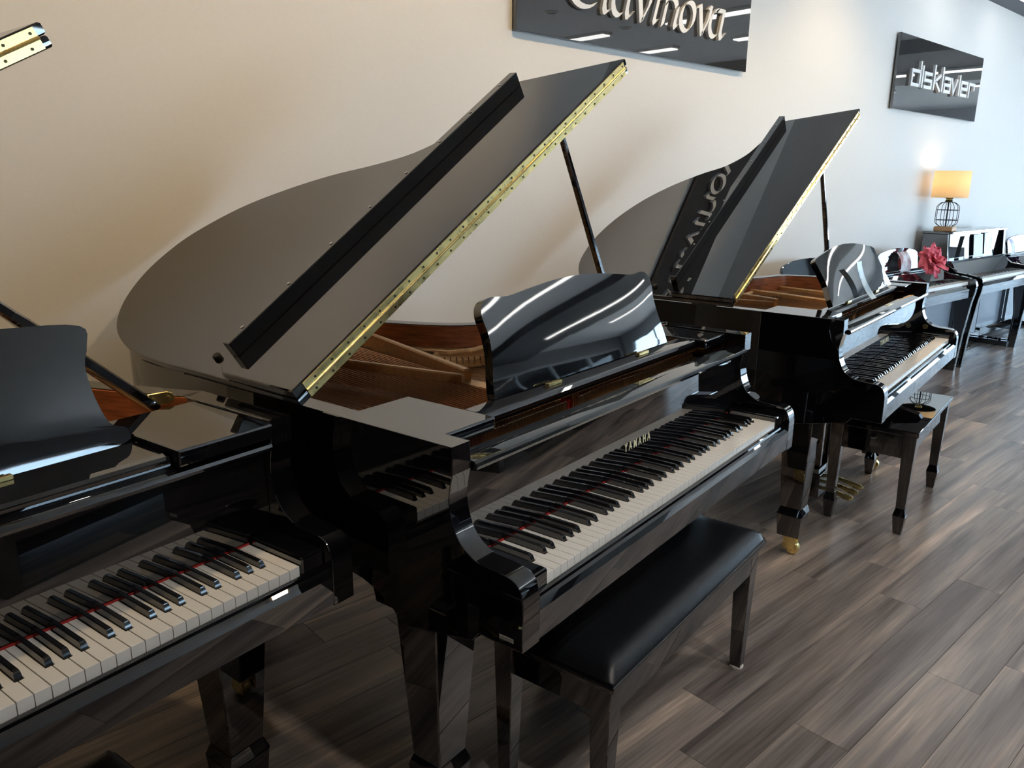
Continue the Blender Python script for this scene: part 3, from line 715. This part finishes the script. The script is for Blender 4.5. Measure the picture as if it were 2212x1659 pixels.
cal([(3.735, XT-.012), (3.765, XT), (3.765, XT-.02), (3.728, BL)], arc(3.80, 2.375, .05, .06, 160, 20, 8), [(3.865, XT-.045), (3.838, BL+.02), (3.845, BL), (3.875, BL+.022)])
cal(arc(3.958, 2.36, .062, .077, 0, 360, 22))
v_(4.048); a_(4.190)

# ------------------------------------------------------------------ digital pianos along the wall
def digital(x, y, rz, label, hw=.64, tall=False, desk=True):
    """origin at front left floor corner region: x centre, y front line; local +y to the wall"""
    t = thing('digital_piano', label, 'digital piano', (x, y, 0), rz, 'digital pianos along the wall')
    A = lambda name, fn, m, **k: obj(name, mesh(name, simple(fn), m), t, **k)
    zt = 1.065 if tall else .80; D = .46
    arm = [(0.02, 0), (.0, .30), (-.03, .56), (-.045, .64), (-.05, .70), (-.035, .735), (.02, .752), (.16, .772), (.24, .80 if not tall else .83)]
    if tall: prof = arm+[(.262, 1.065), (D, 1.065), (D, .55), (.10, .55), (.065, .30), (.075, 0)]
    else: prof = arm+[(.26, .805), (D, .805), (D, .55), (.10, .55), (.065, .30), (.075, 0)]
    for s in (-1, 1):
        a, c = sorted((s*hw, s*(hw-.04))); A('side_panel', lambda b: prism(b, prof, 'x', a, c, .003), BLACK)
    for s in (-1, 1): A('side_foot', lambda b: box(b, *sorted((s*hw, s*(hw-.04))), .08, D+.02, .0, .05, .004), BLACK)
    A('keybed', lambda b: prism(b, [(-.02, .60), (-.025, .67), (-.012, .695), (.0, .70), (.30, .70), (.30, .60)], 'x', -hw+.041, hw-.041), BLACK)
    kw = hw-.05
    A('white_keys', lambda b: [box(b, -kw+2*kw*i/52+.0006, -kw+2*kw*(i+1)/52-.0006, .008, .15, .700, .722) for i in range(52)], WHITEKEY, kind='stuff')
    def bk(b):
        for i in range(51):
            if i % 7 in (0, 2, 3, 5, 6): xx = -kw+2*kw*(i+1)/52; box(b, xx-.0055, xx+.0055, .06, .15, .7221, .734, .002)
    A('black_keys', bk, BLACKKEY, kind='stuff')
    A('key_felt', lambda b: box(b, -kw, kw, .150, .153, .70, .7235), FELT)
    A('fallboard', lambda b: prism(b, [(.155, .70), (.155, .728), (.215, .80 if not tall else .835), (.235, .80 if not tall else .835), (.235, .70)], 'x', -hw+.041, hw-.041), BLACK)
    A('kick_panel', lambda b: box(b, -hw+.041, hw-.041, D-.09, D-.07, .10, .60), GREYPANEL)
    A('pedal_bar', lambda b: (box(b, -hw+.041, hw-.041, D-.13, D-.0901, .04, .12, .003), box(b, -.06, -.045, D-.12, D-.09, .12, .6), box(b, .045, .06, D-.12, D-.09, .12, .6)), BLACK)
    for k in (-1, 0, 1): A('pedal', lambda b: tube(b, [(k*.07, D-.13, .06), (k*.07, D-.19, .062), (k*.07, D-.24, .05), (k*.07, D-.26, .05)], [.007, .009, .012, .008], 8), STEEL)
    if tall:
        A('top_lid', lambda b: box(b, -hw-.008, hw+.008, .25, D+.005, 1.0655, 1.085, .003), BLACK)
        A('front_panel', lambda b: box(b, -hw+.041, hw-.041, .285, .30, .835, 1.065), DESKB)
        A('desk_ledge', lambda b: box(b, -hw+.041, hw-.041, .225, .29, .836, .850, .002), BLACK)
    else:
        A('top_panel', lambda b: box(b, -hw+.041, hw-.041, .236, D, .76, .803, .003), BLACK)
        A('back_panel', lambda b: box(b, -hw+.041, hw-.041, D-.02, D, .60, .759), BLACK)
        A('desk_ledge', lambda b: box(b, -.40, .40, .25, .30, .8035, .815, .002), BLACK)
        o = spline([(.33, 0), (.335, .06), (.33, .13), (.20, .162), (.0, .172)], 4)
        pts = o+[(-a, c) for a, c in o[::-1][1:]]
        A('music_desk', lambda b: prism(b, pts, 'y', -.009, .009, .003), DESKB, loc=(0, .305, .816), rot=(-.17, 0, 0))
    return t
digital(6.15, 2.115, -.03, 'black low digital piano with pink flower and leaflet on its music desk', .64)
digital(4.80, 2.12, -.02, 'black low digital piano tucked behind the grand piano beside the bentside', .64)
digital(7.575, 2.085, -.02, 'black upright digital piano with the lit table lamp standing on its top', .665, True)
digital(9.00, 2.10, -.02, 'black digital piano with a purple flower on its music desk', .69)

# ------------------------------------------------------------------ table lamp
lamp = thing('table_lamp', 'lit table lamp with tan drum shade, wire cage stem and wooden foot', 'lamp', (7.02, 2.43, 1.0855), .1)
LP = lambda name, fn, m, **k: obj(name, mesh(name, simple(fn), m), lamp, **k)
LP('foot', lambda b: box(b, -.07, .07, -.07, .07, 0, .038, .004), add_noise(mat('pale_wood', (.48, .27, .13), .5), 30, .25, stretch=(1, 8, 8)))
LP('stem', lambda b: tube(b, [(0, 0, .038), (0, 0, .262)], .006, 8), mat('dark_metal', (.03, .03, .035), .45, .8))
def cage(b):
    for k in range(4):
        a = pi*k/4
        prof = spline([(.05, .04), (.078, .06), (.085, .09), (.085, .17), (.078, .205), (.05, .228), (.012, .236)], 3)
        for s in (-1, 1): tube(b, [(s*r*cos(a), s*r*sin(a), z) for r, z in prof], .0026, 5)
    for z, r in ((.09, .085), (.17, .085)): tube(b, [(r*cos(2*pi*i/24), r*sin(2*pi*i/24), z) for i in range(25)], .0026, 5)
LP('cage', cage, MATS['dark_metal'])
LP('socket', lambda b: lathe(b, [(.02, .235), (.03, .24), (.022, .252), (.03, .262), (.018, .272), (.0, .272)], 18), BRASS)
SHADE = mat('linen_shade', (.82, .68, .46), .9); n, l, b0 = nodes(SHADE)
add_noise(SHADE, 120, .18, stretch=(1, 1, 3))
tl = n.new('ShaderNodeBsdfTranslucent'); tl.inputs[0].default_value = (.92, .82, .64, 1); mxs = n.new('ShaderNodeMixShader'); mxs.inputs[0].default_value = .55
l.new(b0.outputs[0], mxs.inputs[1]); l.new(tl.outputs[0], mxs.inputs[2]); l.new(mxs.outputs[0], n['Material Output'].inputs[0])
LP('lamp_shade', lambda b: lathe(b, [(.136, .268), (.134, .478), (.1325, .478), (.1345, .268), (.136, .268)], 40), SHADE)
LP('bulb', lambda b: lathe(b, [(.0, .272), (.014, .29), (.03, .33), (.028, .355), (.012, .372), (0, .374)], 16), emis('bulb_glow', (1., .80, .55), 5))
L = bpy.data.lights.new('bulb_lamp', 'POINT'); L.energy = 1.6; L.color = (1., .70, .38); L.shadow_soft_size = .04
obj('bulb_lamp', L, lamp, (0, 0, .41))

# ------------------------------------------------------------------ papers, books, flowers
def sheet(name, label, cat, loc, rz, tilt, w, h, m, curl=0., group=None, th=.0015):
    def f(b):
        n = 8; A, B = [], []
        for i in range(n+1):
            t = i/n; y = curl*4*t*(1-t); z = h*t
            A.append([b.verts.new((s*w/2, y, z)) for s in (-1, 1)]); B.append([b.verts.new((s*w/2, y+th, z)) for s in (-1, 1)])
        for i in range(n):
            b.faces.new((A[i][0], A[i][1], A[i+1][1], A[i+1][0])); b.faces.new((B[i][0], B[i+1][0], B[i+1][1], B[i][1]))
            for s in (0, 1): b.faces.new((A[i][s], B[i][s], B[i+1][s], A[i+1][s]))
        b.faces.new((A[0][0], B[0][0], B[0][1], A[0][1])); b.faces.new((A[n][0], A[n][1], B[n][1], B[n][0]))
    o = obj(name, mesh(name, simple(f), m, 60), None, loc, (-tilt, 0, rz), label=label, category=cat)
    if group: o['group'] = group
    return o
def print_mat(name, c1, c2, scale):
    m = mat(name, c1, .35); n, l, b = nodes(m)
    tc = n.new('ShaderNodeTexCoord'); v = n.new('ShaderNodeTexNoise'); v.inputs['Scale'].default_value = scale; v.inputs['Detail'].default_value = 3
    rp = n.new('ShaderNodeValToRGB'); rp.color_ramp.elements[0].position = .42; rp.color_ramp.elements[0].color = (*c1, 1); rp.color_ramp.elements[1].position = .58; rp.color_ramp.elements[1].color = (*c2, 1)
    l.new(tc.outputs['Object'], v.inputs[0]); l.new(v.outputs['Fac'], rp.inputs[0]); l.new(rp.outputs[0], b.inputs['Base Color']); return m
LEAF_G = print_mat('leaflet_green', (.50, .58, .58), (.18, .30, .40), 18)
x, y, z = to_world(P3, (-.055, .203, .9765))
sheet('leaflet', 'narrow printed leaflet leaning on the music desk of a grand piano', 'leaflet', (x, y, z), P3[2], .48, .075, .17, LEAF_G, .012)
x, y, z = to_world(P3, (-.01, .324, .155))
def tagm(b): box(b, -.022, .022, -.001, .001, -.11, 0, .0003); tube(b, [(0, 0, 0), (0, .0, .03)], .0008, 4)
sheet('price_tag', 'small white paper tag stuck to the pedal lyre of a grand piano', 'tag', (x, y-.002, z+.01), P3[2], -.1, .05, .085, PAPER, 0)
LEAF_P = print_mat('leaflet_photo', (.72, .76, .82), (.35, .20, .22), 14)
sheet('leaflet', 'curved photo leaflet on the music desk beside the pink flower', 'leaflet', (6.17, 2.37, .8165), -.03, .30, .17, .15, LEAF_P, -.02)
sheet('music_sheet', 'narrow pale sheet on the upright digital piano below the lamp', 'sheet music', (7.335, 2.335, .8515), -.02, .12, .10, .185, print_mat('sheet_green', (.86, .88, .86), (.75, .82, .66), 20))
sheet('music_sheet', 'wide blank white sheet on the upright digital piano below the lamp', 'sheet music', (7.60, 2.330, .8515), -.02, .12, .21, .195, PAPER)
sheet('music_sheet', 'pale sheet printed with grey shapes on the upright digital piano', 'sheet music', (7.84, 2.325, .8515), -.02, .12, .19, .20, print_mat('sheet_grey', (.85, .87, .86), (.35, .42, .42), 9))
sheet('leaflet', 'narrow blue leaflet on the music desk beside the purple flower', 'leaflet', (8.66, 2.36, .8165), -.02, .30, .09, .15, print_mat('leaflet_blue', (.75, .78, .85), (.35, .36, .62), 16), -.02)
def flower(name, label, loc, r, col, seed):
    rnd = random.Random(seed)
    t = thing(name, label, 'flower', loc, 0)
    m1 = add_noise(mat(name+'_petal', col, .7), 25, .35)
    def petal_mesh(w, h, k):
        def f(b):
            nx, ny = 6, 8; G = []
            for i in range(nx+1):
                u = -1+2*i/nx; row = []
                for j in range(ny+1):
                    v = j/ny; wd = w*math.sin(pi*min(1, .12+.88*v))**.7
                    row.append(b.verts.new((u*wd+.1*w*sin(7*v+k), -.35*h*v*v+.30*w*v*sin(7*u+5*v+k), h*v+.08*h*sin(6*u+k))))
                G.append(row)
            for i in range(nx):
                for j in range(ny): b.faces.new((G[i][j], G[i+1][j], G[i+1][j+1], G[i][j+1]))
        return mesh('petal', simple(f), m1, 60)
    pm = [petal_mesh(r*.42, r*1.0, k) for k in range(3)]
    n = 0
    for ring, (cnt, tilt, sc) in enumerate(((5, .25, .8), (7, .8, 1.0), (8, 1.35, 1.05))):
        for k in range(cnt):
            o = obj('petal', pm[(n+ring) % 3], t, (0, 0, 0)); n += 1
            o.rotation_euler = (tilt+rnd.uniform(-.15, .15), 0, 2*pi*k/cnt+rnd.uniform(-.2, .2)+ring*.4); s = sc*rnd.uniform(.85, 1.15); o.scale = (s, s, s)
    obj('flower_core', mesh('flower_core', simple(lambda b: lathe(b, [(0, -.1*r), (.12*r, -.05*r), (.13*r, .2*r), (.06*r, .35*r), (0, .36*r)], 10)), m1), t)
    obj('stem', mesh('stem', simple(lambda b: tube(b, [(0, 0, -.02*r), (.3*r, .1*r, -.35*r), (.9*r, .1*r, -.5*r)], .004, 5)), mat('stem_green', (.10, .20, .06), .6)), t)
    return t
f1 = flower('pink_flower', 'large pink ruffled fabric flower on the low digital piano', (6.43, 2.285, .885), .10, (.85, .15, .21), 3); f1.rotation_euler = (radians(55), 0, radians(-20)); f1.scale = (.85, 1.2, 1.1)
f2 = flower('purple_flower', 'dark purple fabric flower on the digital piano behind the upright one', (8.93, 2.27, .885), .085, (.14, .05, .16), 5); f2.rotation_euler = (radians(55), 0, radians(-20))

# ------------------------------------------------------------------ upright pianos across the aisle (seen only mirrored in the fallboards)
def upright(x, y, rz, label):
    t = thing('upright_piano', label, 'upright piano', (x, y, 0), rz, 'upright pianos across the aisle'); t.scale = (1, 1, .84)
    A = lambda name, fn, m: obj(name, mesh(name, simple(fn), m), t)
    A('case', lambda b: (box(b, -.74, -.70, -.30, .30, 0, 1.20, .004), box(b, .70, .74, -.30, .30, 0, 1.20, .004), box(b, -.70, .70, .25, .29, .05, 1.20, .002)), BLACK)
    A('top_lid', lambda b: box(b, -.75, .75, -.02, .31, 1.2002, 1.225, .004), BLACK)
    A('upper_panel', lambda b: box(b, -.70, .70, -.02, .0, .78, 1.20, .003), BLACK)
    A('lower_panel', lambda b: box(b, -.70, .70, -.02, .0, .05, .60, .003), BLACK)
    A('keybed', lambda b: box(b, -.70, .70, -.30, -.02, .60, .70, .004), BLACK)
    A('fallboard', lambda b: box(b, -.69, .69, -.29, -.021, .7005, .775, .01, 2), BLACK)
    A('leg', lambda b: taper(b, 0, .60, (-.72, -.66, -.29, -.22), (-.73, -.65, -.30, -.20)), BLACK); A('leg', lambda b: taper(b, 0, .60, (.66, .72, -.29, -.22), (.65, .73, -.30, -.20)), BLACK)
upright(1.95, -.82, pi-.02, 'black upright piano across the aisle, the one further from the windows')
upright(4.05, -.50, pi+.02, 'black upright piano across the aisle, the middle one of three')
upright(5.65, -.46, pi+.02, 'black upright piano across the aisle, the one closest to the windows')
